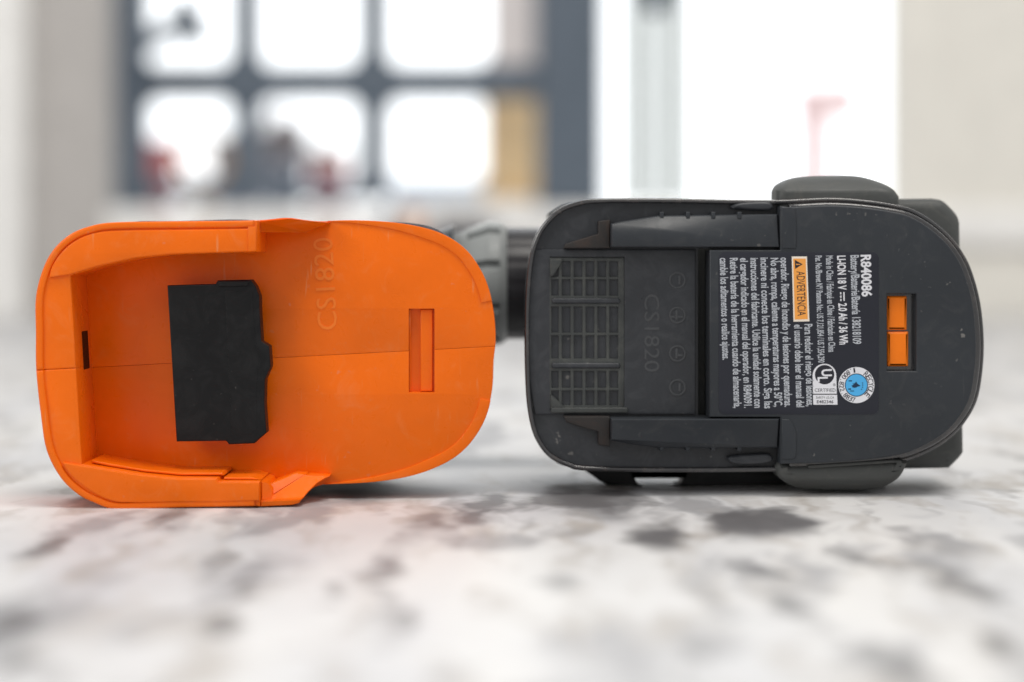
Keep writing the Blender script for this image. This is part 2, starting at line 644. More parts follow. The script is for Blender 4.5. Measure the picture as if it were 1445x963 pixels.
def pot(px, D, wpx, hpx, mat, leaf, lh, name, label, cat):
    x, y, _ = BP(px, 0, D)
    k = S * D / CAMD
    e = empty(name, (x, y, ZL), label, cat)
    bm = bmesh.new()
    r, h = wpx * k / 2, hpx * k
    lathe(bm, [(r * .7, 0.0005), (r * .95, h * .8), (r, h * .82), (r, h), (r * .85, h), (r * .8, h * .85)], (x, y, ZL))
    fin(bm, 'pot', mat, e)
    if leaf:
        bm = bmesh.new()
        foliage(bm, (x, y, ZL + h + lh * k * .45), (r * 1.1, r * 1.1, lh * k * .6), 260, r * .28)
        fin(bm, 'foliage', leaf, e, 0)
    return e


pot(224, 2.75, 54, 110, RED, None, 0, 'red_pot', 'red glazed pot standing behind the lower left window pane', 'pot')
pot(338, 2.9, 90, 118, SLATEB, None, 0, 'blue_pot', 'slate blue pot standing behind the lower window bar', 'pot')
pot(400, 2.75, 64, 84, SLATEB, MAR, 60, 'maroon_plant', 'maroon leafed plant in a slate pot behind the middle window pane', 'plant')
pot(462, 2.8, 54, 84, RED, GREENG, 14, 'green_plant', 'low grey-green plant in a red pot beside the maroon plant', 'plant')
# ochre hoop
x, y, _ = BP(287, 0, 2.7)
k = S * 2.7 / CAMD
bm = bmesh.new()
rings = []
for i in range(28):
    a = 2 * math.pi * i / 28
    c = Vector((x + 32 * k * math.cos(a), y, ZL + 84 * k + 32 * k * math.sin(a)))
    q = Vector((math.cos(a), 0, math.sin(a)))
    rings.append([tuple(c + q * 5 * k * math.cos(t) + Vector((0, 5 * k * math.sin(t), 0))) for t in [j * math.pi / 4 for j in range(8)]])
rings.append(rings[0])
loft(bm, rings, False)
e = empty('ochre_hoop', (x, y, ZL), 'ochre ring ornament on a small foot behind the lower left pane', 'ornament')
fin(bm, 'hoop', YEL, e)
box('foot', x - 12 * k, x + 12 * k, y - .02, y + .02, ZL + .0005, ZL + 50 * k, YEL, e, .002)
# long low pale blue box with grey crate on the right
a = BP(552, 254, 2.75); b_ = BP(700, 292, 2.75)
box_o = box('pale_blue_box', a[0], b_[0], a[1], a[1] + .12, ZL + .0005, a[2], flat('pale_blue_paint', (0.50, 0.62, 0.80), 0.5), None, .004)
tag(box_o, 'long low pale blue box outside the third lower pane', 'box')
# sign post
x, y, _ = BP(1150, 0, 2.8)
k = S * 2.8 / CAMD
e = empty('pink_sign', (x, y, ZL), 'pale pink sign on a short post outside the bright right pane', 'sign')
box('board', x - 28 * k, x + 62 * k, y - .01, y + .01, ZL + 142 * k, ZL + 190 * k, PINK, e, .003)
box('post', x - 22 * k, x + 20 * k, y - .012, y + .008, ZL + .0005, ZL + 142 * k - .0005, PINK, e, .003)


# counter things behind: a dark jar and a grey crate between tool and window
def counter_jar(px, D, wpx, top, mat, capm, name, label, cat):
    x, y, zt = BP(px, top, D)
    r = wpx * S * D / CAMD / 2
    e = empty(name, (x, y, 0), label, cat)
    bm = bmesh.new()
    lathe(bm, [(r * .92, .0003), (r, .006), (r, zt * .82), (r * .6, zt * .9)], (x, y, 0))
    fin(bm, 'body', mat, e)
    bm = bmesh.new()
    lathe(bm, [(r * .62, zt * .9 + .0005), (r * .62, zt), (r * .4, zt + .001)], (x, y, 0))
    fin(bm, 'cap', capm, e)


counter_jar(549, 2.1, 20, 293, SLATEB, WIN, 'dark_bottle', 'small dark bottle on the counter behind the top edge of the orange tool', 'bottle')
counter_jar(582, 2.1, 34, 296, flat('peach_glass', (0.75, 0.42, 0.28), 0.4), flat('peach_cap', (0.8, 0.5, 0.36), 0.4), 'peach_jar',
            'peach coloured jar on the counter right of the small dark bottle', 'jar')
a = BP(612, 304, 2.05); b_ = BP(694, 304, 2.05)
e = empty('grey_crate', ((a[0] + b_[0]) / 2, a[1], 0), 'grey slatted crate on the counter behind the tool and its collar', 'crate')
CRM = flat('grey_crate_plastic', (0.32, 0.32, 0.34), 0.5)
box('body', a[0], b_[0], a[1], a[1] + .06, .0005, a[2], CRM, e, .004)
for i in range(5):
    xx = a[0] + (b_[0] - a[0]) * (i + .5) / 5
    box('slat', xx - .012, xx + .012, a[1] - .008, a[1] + .0005, .0008, a[2] - .006, CRM, e, .002)


# ================================================================== BATTERY PACK
FB = Frame(0.022)
bat = empty('battery_pack', (FB.pt((1065, 0))[0], FB.y + 0.03, 0),
            'charcoal power tool battery pack with printed label, standing right of the orange drill', 'battery pack')

outline = [(740, 480), (741, 420), (745, 372), (751, 345), (763, 320), (785, 297), (815, 284), (850, 280), (950, 280), (1090, 282),
           (1180, 279), (1262, 288), (1303, 303), (1340, 332), (1364, 365), (1378, 402), (1386, 442), (1389, 490), (1386, 532), (1379, 566),
           (1364, 594), (1340, 620), (1303, 642), (1262, 655), (1180, 664), (1090, 666), (950, 667), (830, 665), (800, 659), (775, 646), (758, 625), (748, 598), (742, 555)]
OL = smooth_loop(outline, 5)


def scaled(l, k, c):
    return [(c[0] + (p[0] - c[0]) * k, c[1] + (p[1] - c[1]) * k) for p in l]


def inset_px(l, d):
    if sarea(l) < 0:
        return inset(l[::-1], d)[::-1]
    return inset(l, d)


# base plate (deep level) with a raised rim all round
inner = inset_px(OL, 7)
FR = Frame(FB.y + .0055)
slot_hole = rect(986, 351, 1010, 588)
plate('base_plate', FR, [inset_px(OL, 6.6), slot_hole], 2.5, 6.5, 0, CHAR_DARK, bat)
plate('rim', FR, [OL, inner], -.2, 6.5, 0.62, GLOSS_RIM, bat)
plate('cavity_back', FB, [rect(980, 345, 1012, 594)], 20, 21, 0, VOID, bat)

# main front block: label side and the wide right face
mo = inset_px(OL, 11)
right = [p for p in mo if p[0] > 1100]
# order right part from top to bottom
top = sorted([p for p in right if p[1] < 400 and p[0] < 1300], key=lambda p: p[0])
i0 = mo.index(min((p for p in mo if p[1] < 400 and p[0] > 1100), key=lambda p: p[0]))
seq = []
i = i0
while mo[i % len(mo)][0] > 1100:
    seq.append(mo[i % len(mo)])
    i += 1
block = [(1001, 353), (1101, 353), (1101, 291)] + seq + [(1101, 655), (1101, 589), (1001, 589)]
latch_hole = rect(1252, 415, 1293, 524)
front = plate('front_face', FB, [block, latch_hole], 0.0, 11.9, 0.5, CHAR, bat)
plate('latch_well_back', FB, [rect(1246, 408, 1298, 530)], 11.95, 13, 0, VOID, bat)
# dark lip between front block and rim on the right
lip_o = inset_px(OL, 7.4)
seqo = [p for p in lip_o]
plate('side_lip', FR, [[p for p in lip_o if p[0] > 1096], ], -2.6, 2.4, 0.8, GLOSS_RIM, bat)

# slide rails
rail_top = [(862, 349, 1), (862, 316, 1), (880, 312, 1), (930, 304, 1), (1085, 302, 1), (1100, 302, 1), (1100, 349, 1)]
rail_bot = [(862, 591, 1), (862, 622, 1), (890, 628, 1), (935, 634, 1), (1085, 634, 1), (1100, 634, 1), (1100, 591, 1)]


def rail(pts, sgn, name='slide_rail'):
    """front band flat, outer band slanting back"""
    fr = FB
    bm = bmesh.new()
    prism(bm, [fr.loop([(p[0], p[1]) for p in pts])], fr.y, fr.y + 0.0079, 0.0004, 2)
    for v in bm.verts:
        py = HZ + (ZC - v.co.z) / fr.s
        lim = 319 if sgn < 0 else 619
        dd = (lim - py) if sgn < 0 else (py - lim)
        if dd > 0 and v.co.y < fr.y + 0.004:
            v.co.y += dd * fr.s * 1.0
    return fin(bm, name, CHAR, bat)


rt = rail(rail_top, -1)
rb = rail(rail_bot, 1)
for px in (935, 972, 1008, 1045):
    plate('rail_rib', FB, [rect(px - 3, 299, px + 3, 309)], 2.2, 7.8, .3, CHAR, rt)
    plate('rail_rib', FB, [rect(px - 3, 628, px + 3, 638)], 2.6, 7.8, .3, CHAR, rb)
# lower wedge ends of the rails
plate('rail_end', FB, [[(796, 350.5), (799, 344), (822, 337), (845, 330), (845, 312), (861.5, 310), (861.5, 350.5)]], 3.2, 7.9, .3, RUSTY, rt)
plate('rail_end', FB, [[(796, 589.5), (800, 598), (822, 605), (845, 611), (845, 630), (861.5, 632), (861.5, 589.5)]], 3.2, 7.9, .3, RUSTY, rb)
# thumb scoop pads near the rail roots
plate('scoop_pad', FB, [smooth_loop([(1034, 293), (1042, 287), (1062, 284.5), (1090, 285), (1092, 296), (1060, 296)], 5)], 4.8, 7.9, .8, CHAR_DARK, bat)
plate('scoop_pad', FB, [smooth_loop([(1030, 648), (1060, 644), (1090, 644), (1092, 655), (1060, 659), (1038, 657)], 5)], 4.8, 7.9, .8, CHAR_DARK, bat)
# shoulder panels printed in relief on the face, beside each rail root
sh1 = smooth_loop([(1103, 293, 1), (1118, 293), (1123, 300), (1123, 352), (1114, 376), (1103, 381, 1)], 5)
sh2 = smooth_loop([(1103, 648, 1), (1118, 648), (1123, 640), (1123, 612), (1116, 594), (1103, 591.5, 1)], 5)
plate('shoulder', FB, [[(p[0], min(p[1], 351)) for p in sh1]], -0.30, 0.5, .25, CHAR, bat)
plate('shoulder', FB, [sh2], -0.30, 0.5, .25, CHAR, bat)

# raised bed of the contact area
bed = smooth_loop([(755, 352, 1), (985, 352, 1), (985, 588, 1), (755, 588, 1), (748, 540), (746, 480), (748, 400)], 4)
plate('contact_bed', FB, [bed, rect(777, 363, 883, 581)], 6.9, 7.95, .25, CHAR_DARK, bat)
plate('vent_floor', FB, [rect(776, 362, 884, 582)], 8.6 - .7, 7.97, 0, CHAR_DARK, bat)
grille = plate('vent_grille', FB, [rect(775.5, 364, 883, 580),
               *[rect(x0, y0, x1, y1) for (x0, x1) in ((779, 789), (794, 806), (811, 823), (828, 840), (845, 857), (862, 874))
                 for (y0, y1) in ((369, 391), (395, 418), (434, 471), (475, 508), (526, 550), (554, 575))]], 6.9, 7.85, .28, RIBM, bat, segs=2)
for y in (425.5, 518):
    plate('cross_bar', FB, [rect(779, y - 4, 877, y + 4, 3)], 6.2, 6.95, .5, CHAR_DARK, grille)
plate('vent_border', FB, [rect(778, 578, 888, 586, 2)], 6.2, 6.95, .3, RIBM, grille)
plate('vent_border', FB, [[(778, 560), (783, 563), (798, 578), (778, 578)]], 6.25, 6.95, .2, RIBM, grille)
plate('vent_border', FB, [[(777, 366), (796, 366), (783, 388), (777, 392)]], 6.25, 6.95, .2, RIBM, grille)
# moulded marks
bm = bmesh.new()
text_line(bm, "CS1820", (912, 416), (0, 1), (1, 0), 111, 21, FB, 6.74)
raise_flat(bm, .00016)
fin(bm, 'moulded_letters', EMB, bat, 0)
for i, cy in enumerate((396, 446, 501, 549.5)):
    ring = plate('contact_ring', FB, [circle(959, cy, 12, 32), circle(959, cy, 9.6, 32)], 6.65, 6.95, .12, EMB, bat, segs=2)
    plate('mark', FB, [rect(962 - 1.6, cy - 6, 962 + 1.6, cy + 6)] if i in (0, 3) else [rect(956, cy - 7, 959.4, cy + 7)], 6.65, 6.95, .1, EMB, ring, segs=2)
    if i in (1, 2):
        plate('mark', FB, [rect(959.6, cy + 1, 967, cy + 4)], 6.66, 6.95, .1, EMB, ring, segs=2)
        if i == 1:
            plate('mark', FB, [rect(949, cy + 1, 955.8, cy + 4)], 6.66, 6.95, .1, EMB, ring, segs=2)

# orange latch tongues in the well
plate('latch_tongue', FB, [rect(1252.8, 418, 1282, 466.5, 1.5)], 1.6, 11, .7, ORANGE_LATCH, bat)
plate('latch_tongue', FB, [rect(1253.6, 468.5, 1284, 518, 1.5)], 1.6, 11, .7, ORANGE_LATCH, bat)

# release buttons on top and bottom side
bt = smooth_loop([(1100, 300, 1), (1100, 267, 1), (1106, 258), (1122, 250), (1150, 246), (1212, 245), (1242, 251), (1265, 262), (1277, 276, 1), (1278, 300, 1)], 5)
bb = smooth_loop([(1101, 655, 1), (1097, 662, 1), (1102, 676), (1122, 690), (1150, 697), (1238, 697), (1262, 688), (1278, 672), (1286, 655, 1), (1276, 650, 1), (1180, 652, 1)], 5)


def button(pts, name, lab, sgn, d0):
    bm = bmesh.new()
    prism(bm, [FB.loop(pts)], FB.y + d0, FB.y + 0.017, 0.003, 5)
    for v in bm.verts:                       # the outer pad slopes back
        py = HZ + (ZC - v.co.z) / FB.s
        dd = (268 - py) if sgn < 0 else (py - 678)
        if dd > 0 and v.co.y < FB.y + 0.010: v.co.y += dd * FB.s * 1.1
    o = fin(bm, name, GREY, bat, 40)
    o["label"] = lab
    return o


button(bt, 'release_button', 'grey release button on the upper side', -1, .0058)
button(bb, 'release_button', 'dusty grey release button on the lower side', 1, .0028)
plate('edge_light_line', FB, [[(1140, 658), (1262, 650), (1274, 651), (1276, 655), (1262, 655), (1144, 663)]], 2.4, 3.6, .4, GREY, bat)  # added strip draws the light line along the lower button's top edge

# rear housing, seen past the front at both right corners
FH = Frame(0.022 + 0.016)
hous = [(775, 300, 1), (800, 287), (850, 284, 1), (1200, 281, 1), (1318, 280, 1), (1334, 284), (1352, 302), (1357, 314, 1), (1360, 470, 1), (1362, 640, 1), (1356, 648), (1342, 662, 1),
        (1200, 665, 1), (820, 664, 1), (786, 655), (770, 630, 1), (765, 470, 1)]
plate('rear_housing', FH, [smooth_loop(hous, 4)], 0, 30, 3.0, GREY, bat)
zb = HZ + (ZC - 0.0004) / FH.s
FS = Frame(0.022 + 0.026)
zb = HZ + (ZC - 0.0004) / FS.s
plate('shade_skid', FS, [[(822, 662), (846, zb - 6), (858, zb), (908, zb), (900, 683), (895, 674), (893, 664), (967, 664), (965, 674), (960, 683), (952, zb), (1250, zb), (1262, 662)]],
      0, 8, .6, BLACK, bat)  # invented skid; its black puts the shade under the pack into colour

# label
lab = plate('label', FB, [rect(1014, 356, 1240, 585, 9)], -0.12, 0.2, .06, LABELM, bat, segs=2)
TH = R(1.55)
AL, UP = (math.sin(TH), math.cos(TH)), (math.cos(TH), -math.sin(TH))
ZX, ZY, ZK = 1000, 350, 1 / 4.012
DT = -0.135
lines = [
    ("R840086", 862, 40, 277, 54, INK_W, .03),
    ("Battery/Batterie/Bater\u00eda 138218109", 803, 42, 545, 46, INK, .018),
    ("LI-ION 18 V \u2550 2.0 Ah / 36 Wh", 728, 45, 548, 45, INK_W, .026),
    ("Made in China / Fabriqu\u00e9 en Chine / Fabricado en China", 664, 45, 590, 38, INK, .018),
    ("Pat. No./Brevet N\u00ba/ Patente No.: US 7,121,854 / US 7,554,290", 604, 45, 650, 35, INK, .018),
    ("Para reducir el riesgo de lesiones,", 532, 432, 897, 43, INK, .018),
    ("el usuario debe leer el manual del", 474, 435, 902, 43, INK, .018),
    ("operador. Riesgo de incendio y de lesiones por quemaduras.", 407, 55, 900, 43, INK, .018),
    ("No abra, rompa, caliente a temperaturas mayores a 50\u00b0C,", 350, 58, 900, 43, INK, .018),
    ("incinere ni conecte los terminales en corto. Siga las", 293, 56, 910, 43, INK, .018),
    ("instrucciones del fabricante. Utilice la unidad solamente con", 236, 58, 906, 43, INK, .018),
    ("el cargador indicado en el manual del operador, en R840091.", 178, 58, 906, 43, INK, .018),
    ("Retire la bater\u00eda de la herramienta cuando de almacenarla,", 120, 58, 907, 43, INK, .018),
    ("cambie los aditamentos o realice ajustes.", 63, 58, 634, 43, INK, .018),
]
for s, bx, ya, yb_, cap, ink, bold in lines:
    bm = bmesh.new()
    o = (ZX + bx * ZK + AL[0] * (ya - 45) * ZK * 0, ZY + ya * ZK)
    # baseline x is given at the top of the label: slide it along the lean
    o = (o[0] + math.tan(TH) * (ya - 45) * ZK, o[1])
    if '\u2550' in s:
        L = (yb_ - ya) * ZK
        text_line(bm, "LI-ION 18 V", o, AL, UP, L * .385, cap * ZK, FB, DT, bold)
        q = (o[0] + AL[0] * L * .535, o[1] + AL[1] * L * .535)
        text_line(bm, "2.0 Ah / 36 Wh", q, AL, UP, L * .465, cap * ZK, FB, DT, bold)
        for hh, segs_ in ((.62, ((.41, .51),)), (.22, ((.41, .435), (.447, .473), (.485, .51)))):
            for t0, t1 in segs_:
                v = []
                for t, h in ((t0, hh), (t1, hh), (t1, hh + .16), (t0, hh + .16)):
                    p = (o[0] + AL[0] * L * t + UP[0] * h * cap * ZK, o[1] + AL[1] * L * t + UP[1] * h * cap * ZK)
                    X, Z = FB.pt(p)
                    v.append(bm.verts.new((X, FB.y + DT / 1000, Z)))
                bm.faces.new(v)
    else:
        text_line(bm, s, o, AL, UP, (yb_ - ya) * ZK, cap * ZK, FB, DT, bold)
    fin(bm, 'text_line', ink, lab, 0)


def zp(p):
    return (ZX + p[0] * ZK, ZY + p[1] * ZK)


def ink_shape(name, pts, depth, mat, parent):
    return plate(name, FB, [pts], depth, depth + .012, 0, mat, parent, 0)


# warning panel
wp = ink_shape('warning_panel', [zp(p) for p in ((470, 49), (556, 49), (570, 416), (480, 418))], -.135, INK_C, lab)
ink_shape('orange_field', [zp(p) for p in ((478, 61), (549, 61), (561, 404), (487, 406))], -.15, INK_O, wp)
bm = bmesh.new()
text_line(bm, "ADVERTENCIA", zp((497, 133)), AL, UP, 252 * ZK, 46 * ZK, FB, -.154, .005)
fin(bm, 'text_line', INK_K, wp, 0)
ink_shape('warning_triangle', [zp(p) for p in ((487, 68), (532, 93), (489, 120))], -.156, INK_K, wp)
ink_shape('exclamation_mark', [zp(p) for p in ((494, 91), (518, 92), (518, 96), (494, 97))], -.170, INK_O, wp)

# safety certification mark
um = ink_shape('certification_mark', [zp(p) for p in ([(590, 826)] + [(655 + 67 * math.cos(R(a)), 722 + 66 * math.sin(R(a))) for a in range(180, 361, 12)] + [(725, 826)])], -.135, INK_W, lab)
ink_shape('file_number_panel', [zp(p) for p in ((590, 832), (727, 832), (729, 888), (592, 888))], -.135, INK_W, um)
ink_shape('disc', [zp(p) for p in circle(656, 718, 55, 36)], -.150, INK_K, um)
bm = bmesh.new()
text_line(bm, "U", zp((640, 688)), AL, UP, 40 * ZK, 54 * ZK, FB, -.164, .03)
text_line(bm, "L", zp((618, 732)), AL, UP, 28 * ZK, 54 * ZK, FB, -.164, .03)
fin(bm, 'text_line', INK_W, um, 0)
bm = bmesh.new()
text_line(bm, "CERTIFIED", zp((600, 815)), (1, 0), (0, -1), 118 * ZK, 19 * ZK, FB, -.152)
text_line(bm, "SAFETY US-CA", zp((607, 854)), (1, 0), (0, -1), 102 * ZK, 13 * ZK, FB, -.152)
text_line(bm, "E482346", zp((612, 880)), (1, 0), (0, -1), 94 * ZK, 17 * ZK, FB, -.152, .015)
text_line(bm, "\u00ae", zp((703, 783)), (1, 0), (0, -1), 15 * ZK, 15 * ZK, FB, -.152)
fin(bm, 'text_line', INK_K, um, 0)

# recycling seal
SC = (836, 777)
rs = ink_shape('recycling_seal', [zp(p) for p in circle(*SC, 102, 48)], -.135, INK_W, lab)
ink_shape('seal_ring', [zp(p) for p in circle(*SC, 66, 40)], -.150, INK_BD, rs)
ink_shape('seal_disc', [zp(p) for p in circle(*SC, 61, 40)], -.164, INK_B, rs)
blob = [(SC[0] - 6 + 20 * (1 + .3 * math.sin(3 * a + 1) + .2 * math.sin(7 * a)) * math.cos(a), SC[1] + 15 * (1 + .25 * math.sin(4 * a) + .2 * math.cos(5 * a)) * math.sin(a)) for a in [k * math.pi / 14 for k in range(28)]]
ink_shape('dark_smudge', [zp(p) for p in blob], -.178, INK_BD, rs)
for (x0, y0, x1, y1) in ((792, 750, 812, 756), (790, 796, 806, 803), (800, 808, 822, 813), (868, 762, 874, 768), (868, 774, 874, 780), (868, 786, 874, 792), (862, 798, 868, 804)):
    ink_shape('seal_mark', [zp(p) for p in rect(x0, y0, x1, y1)], -.178, INK_BD, rs)
bm = bmesh.new()
# in the label's own reading frame: right of the photo is up, down is right
def seal_text(s, a0, a1, inside, cap=30, wch=22):
    for i, ch in enumerate(s):
        a = R(a0 + (a1 - a0) * (i / (len(s) - 1)))
        # angle measured in the photo, 0 = right, 90 = down
        rad = (math.cos(a), math.sin(a))
        if not inside:      # tops point outwards
            up, al, r0 = rad, (-rad[1], rad[0]), 68
        else:               # tops point inwards
            up, al, r0 = (-rad[0], -rad[1]), (rad[1], -rad[0]), 97
        ww = wch * (.35 if ch == '.' else .55 if ch == '1' else 1)
        o = (SC[0] + rad[0] * r0 - al[0] * ww / 2, SC[1] + rad[1] * r0 - al[1] * ww / 2)
        text_line(bm, ch, zp(o), al, up, ww * ZK, cap * ZK, FB, -.150, .01) if ch != '.' else \
            text_line(bm, ch, zp(o), al, up, 6 * ZK, cap * ZK, FB, -.150, .01)


seal_text("RECYCLE", -48, 42, False)
seal_text("1.800.822.8837", 262, 100, True, 26, 18)
fin(bm, 'text_line', INK_K, rs, 0)

# ================================================================== ORANGE TOOL
FD = Frame(0.0)
tool = empty('cordless_drill', (FD.pt((380, 0))[0], 0.05, 0),
             'bright orange cordless drill lying on its side, its empty battery foot facing us', 'drill')

# parting line of the two shell halves
def seam(x):
    return 523 + (x - 50) * (489 - 523) / (698 - 50)


foot = [(50, 420), (50, 470), (50.5, 523), (57, 585), (65, 635), (84, 673), (108, 697), (134, 711), (163, 720), (210, 718.5), (300, 716), (400, 714.5, 1), (410, 715.5), (421, 712),
        (430, 700), (441, 690), (457, 684, 1), (520, 681), (570, 674), (610, 662), (644, 644), (668, 620), (686, 588), (695, 550),
        (697, 510), (700, 478), (697, 440), (688, 402), (673, 372), (655, 350), (630, 333), (600, 322), (555, 314), (500, 311), (455, 312),
        (430, 310), (405, 307), (372, 310), (340, 311.5), (240, 312.5), (160, 314), (128, 319), (100, 330), (76, 351), (60, 380)]
FOOT = smooth_loop(foot, 5)


def clip(l, keep_top, gap=0.16):
    """part of a loop above / below the seam"""
    out = []
    N = len(l)
    sg = (lambda p: seam(p[0]) - gap - p[1]) if keep_top else (lambda p: p[1] - seam(p[0]) - gap)
    for i in range(N):
        a, b = l[i], l[(i + 1) % N]
        fa, fb = sg(a), sg(b)
        if fa >= 0: out.append(a)
        if (fa >= 0) != (fb >= 0):
            t = fa / (fa - fb)
            out.append((a[0] + (b[0] - a[0]) * t, a[1] + (b[1] - a[1]) * t))
    return out


def notch(l, x0, x1, ymark, keep_top):
    """cut a slot out of the half along its seam edge"""
    out = []
    N = len(l)
    for i in range(N):
        a, b = l[i], l[(i + 1) % N]
        out.append(a)
        on = abs(a[1] - seam(a[0])) < 1 and abs(b[1] - seam(b[0])) < 1 and abs(a[0] - b[0]) > 100
        if on:
            sgn = -0.16 if keep_top else 0.16
            xs = (x0, x1) if a[0] < b[0] else (x1, x0)
            out += [(xs[0], seam(xs[0]) + sgn), (xs[0], ymark), (xs[1], ymark), (xs[1], seam(xs[1]) + sgn)]
    return out


FL = 20.0   # floor depth behind the flange face, mm
halves = {}
FF = Frame(FL / 1000)
lipline = inset_px(FOOT, 13)
for top_ in (True, False):
    nm = 'floor_shell'
    l = notch(clip(inset_px(FOOT, .6), top_), 577, 613, 436 if top_ else 554, top_)
    halves[top_] = plate(nm, FF, [l], 0, 7, 0.10, ORANGE, tool, segs=2)
plate('slot_back', FF, [rect(570, 430, 620, 560)], 2.6, 6.9, 0, ORANGE, tool)
plate('slot_rib', FF, [rect(593, 437, 610, 553)], 1.5, 2.5, .25, ORANGE, tool)
plate('slot_rib', FF, [rect(577.5, 437, 579, 553)], .6, 2.5, .2, ORANGE, tool)

# narrow raised edge round the right end of the floor
edge = [p for p in FOOT if p[0] > 455]
k0 = FOOT.index(min((p for p in FOOT if p[1] > 600 and p[0] > 456), key=lambda p: p[0]))
seq = []
i = k0
while FOOT[i % len(FOOT)][0] > 455:
    seq.append(FOOT[i % len(FOOT)])
    i += 1
ins = inset_px(FOOT, 15)
seq_in = []
for j in range(k0, i):
    o_, n_ = FOOT[j % len(FOOT)], ins[j % len(FOOT)]
    t = max(.08, min(1, (o_[0] - 455) / 150))
    seq_in.append((o_[0] + (n_[0] - o_[0]) * t, o_[1] + (n_[1] - o_[1]) * t))
for top_ in (True, False):
    hi = [j for j, p in enumerate(seq) if (p[1] < 430 if top_ else p[1] > 558)]
    o_ = [seq[j] for j in hi]
    n_ = [seq_in[j] for j in hi]
    plate('edge_lip', FF, [o_ + n_[::-1]], -.3, .3, .12, ORANGE, tool)

# the C-shaped flange round the left end: outer wall, upper, left and lower bands
def foot_seq(cond):
    N = len(FOOT)
    ok = [cond(p) for p in FOOT]
    st = next(j for j in range(N) if ok[j] and not ok[j - 1])
    out = []
    j = st
    while ok[j % N]:
        out.append(FOOT[j % N])
        j += 1
    return out


left_o = foot_seq(lambda p: p[0] < 362)   # from the top right end... orientation fixed below
if left_o[0][1] > 500: left_o = left_o[::-1]      # top end first, going left and down
crease = inset_px(FOOT, 15)
flange_in = [(366, 680), (308, 680), (306, 675.5), (250, 675), (200, 670), (150, 662), (114, 656), (106, 523), (103, 470), (98, 389),
             (140, 376), (190, 365), (240, 359.5), (300, 357.5), (362, 355.5)]
CL = left_o + [(366, 716)] + flange_in + [(362, 311.5)]
for top_ in (True, False):
    l = clip(CL, top_)
    o = plate('flange', FD, [l], 1.1, FL + .1, .35, ORANGE, tool)
# proud faces on the upper and lower band
up_face = [(361, 323), (361.5, 354.8)] + [(300, 356.8), (240, 358.8), (190, 364.2), (140, 375), (98.5, 387.5), (69, 392)] + \
          smooth_loop([(69, 392, 1), (74, 375), (90, 353), (112, 337), (140, 328), (180, 325.5), (260, 324.5), (361, 323, 1)], 5)[1:-1]
plate('flange_face', FD, [up_face], .1, 1.3, .3, ORANGE, tool)
lo_face = [(88, 653)] + [(114, 656.8), (150, 663), (200, 671), (250, 676), (305, 676.5), (307, 681), (365.5, 681), (365.5, 707)] + \
          smooth_loop([(365.5, 707, 1), (300, 708.5), (230, 709), (190, 709.5), (162, 708), (138, 699), (114, 683), (97, 667), (88, 653, 1)], 5)[1:-1]
plate('flange_face', FD, [lo_face], .1, 1.3, .3, ORANGE, tool)
# outer rounded rim of the flange
rim_i = inset_px(FOOT, 10)
li = []
N = len(FOOT)
idx = [FOOT.index(p) for p in left_o]
rim_in = [rim_i[j] for j in idx]
for top_ in (True, False):
    rr = clip(left_o + rim_in[::-1], top_)
    plate('flange_rim', FD, [rr], .35, 1.3, .55, ORANGE, tool)
# small end step of the upper band
plate('flange_end', FD, [[(350, 320), (361.4, 320), (361.4, 354.5), (350, 355.2)]], -.25, .15, .15, ORANGE, tool)
# shelf on the inner wall of the lower band
plate('inner_shelf', FD, [[(124, 652), (155, 658), (200, 665.5), (250, 670), (310, 670), (312, 674), (306, 674), (250, 674), (200, 669), (150, 661), (124, 656)]],
      4.5, FL + .05, .3, ORANGE, tool)
plate('inner_shelf', FD, [[(313, 676), (352, 675.5), (366, 679.5), (313, 679.5)]], 3.6, FL + .05, .3, ORANGE, tool)
# spring slot on the left inner wall: raised strip, slot's shade as dark colour
plate('spring_slot', FD, [[(102.4, 472), (103.9, 470), (107.0, 524), (105.4, 526)]], 10, 16.5, 0, flat('slot_shade_tone', (0.06, 0.015, 0.004), .7, .1), tool)

# corner lugs
def slab(name, pts, depths, back, mat, parent):
    """front facet with its own depth at each corner"""
    bm = bmesh.new()
    f = [bm.verts.new((*[(FD.pt(p)[0])], d / 1000, FD.pt(p)[1])) for p, d in zip(pts, depths)]
    b = [bm.verts.new((FD.pt(p)[0], back / 1000, FD.pt(p)[1])) for p in pts]
    n = len(pts)
    for i in range(n):
        j = (i + 1) % n
        bm.faces.new((f[i], f[j], b[j], b[i]))
    ff = bm.faces.new(f)
    bm.faces.new(b)
    bmesh.ops.recalc_face_normals(bm, faces=bm.faces)
    bmesh.ops.bevel(bm, geom=list(ff.edges), offset=.00025, segments=2, affect='EDGES')
    return fin(bm, name, mat, parent, 30)


slab('lug_foot', [(367, 708), (424, 706), (420, 712.5), (410, 715), (367, 716)], [1.4, 2.6, 3.0, 3.0, 1.4], FL + .1, ORANGE, tool)
slab('lug_slope', [(367, 709), (367, 681), (374, 684), (380, 694), (381, 709)], [2.6, 2.6, 4.6, 5.4, 4.2], FL + .1, ORANGE, tool)
slab('lug_slope', [(379, 709), (379, 704), (421, 679), (457, 681.5), (441, 690), (430, 700), (423, 709)], [4.6, 4.8, 13, 15, 11.5, 8.5, 5.4], FL + .1, ORANGE, tool)
slab('lug_slope', [(377, 706), (376, 688), (408, 677), (424, 678)], [7.4, 8.4, 15, 14.5], FL + .1, ORANGE, tool)
slab('upper_lug', [(362, 327), (362, 312), (388, 310), (405, 308.3), (430, 311), (456, 313), (420, 327)], [6.5, 6.0, 6.0, 6.5, 9.5, 16, 16], FL + .1, ORANGE, tool)

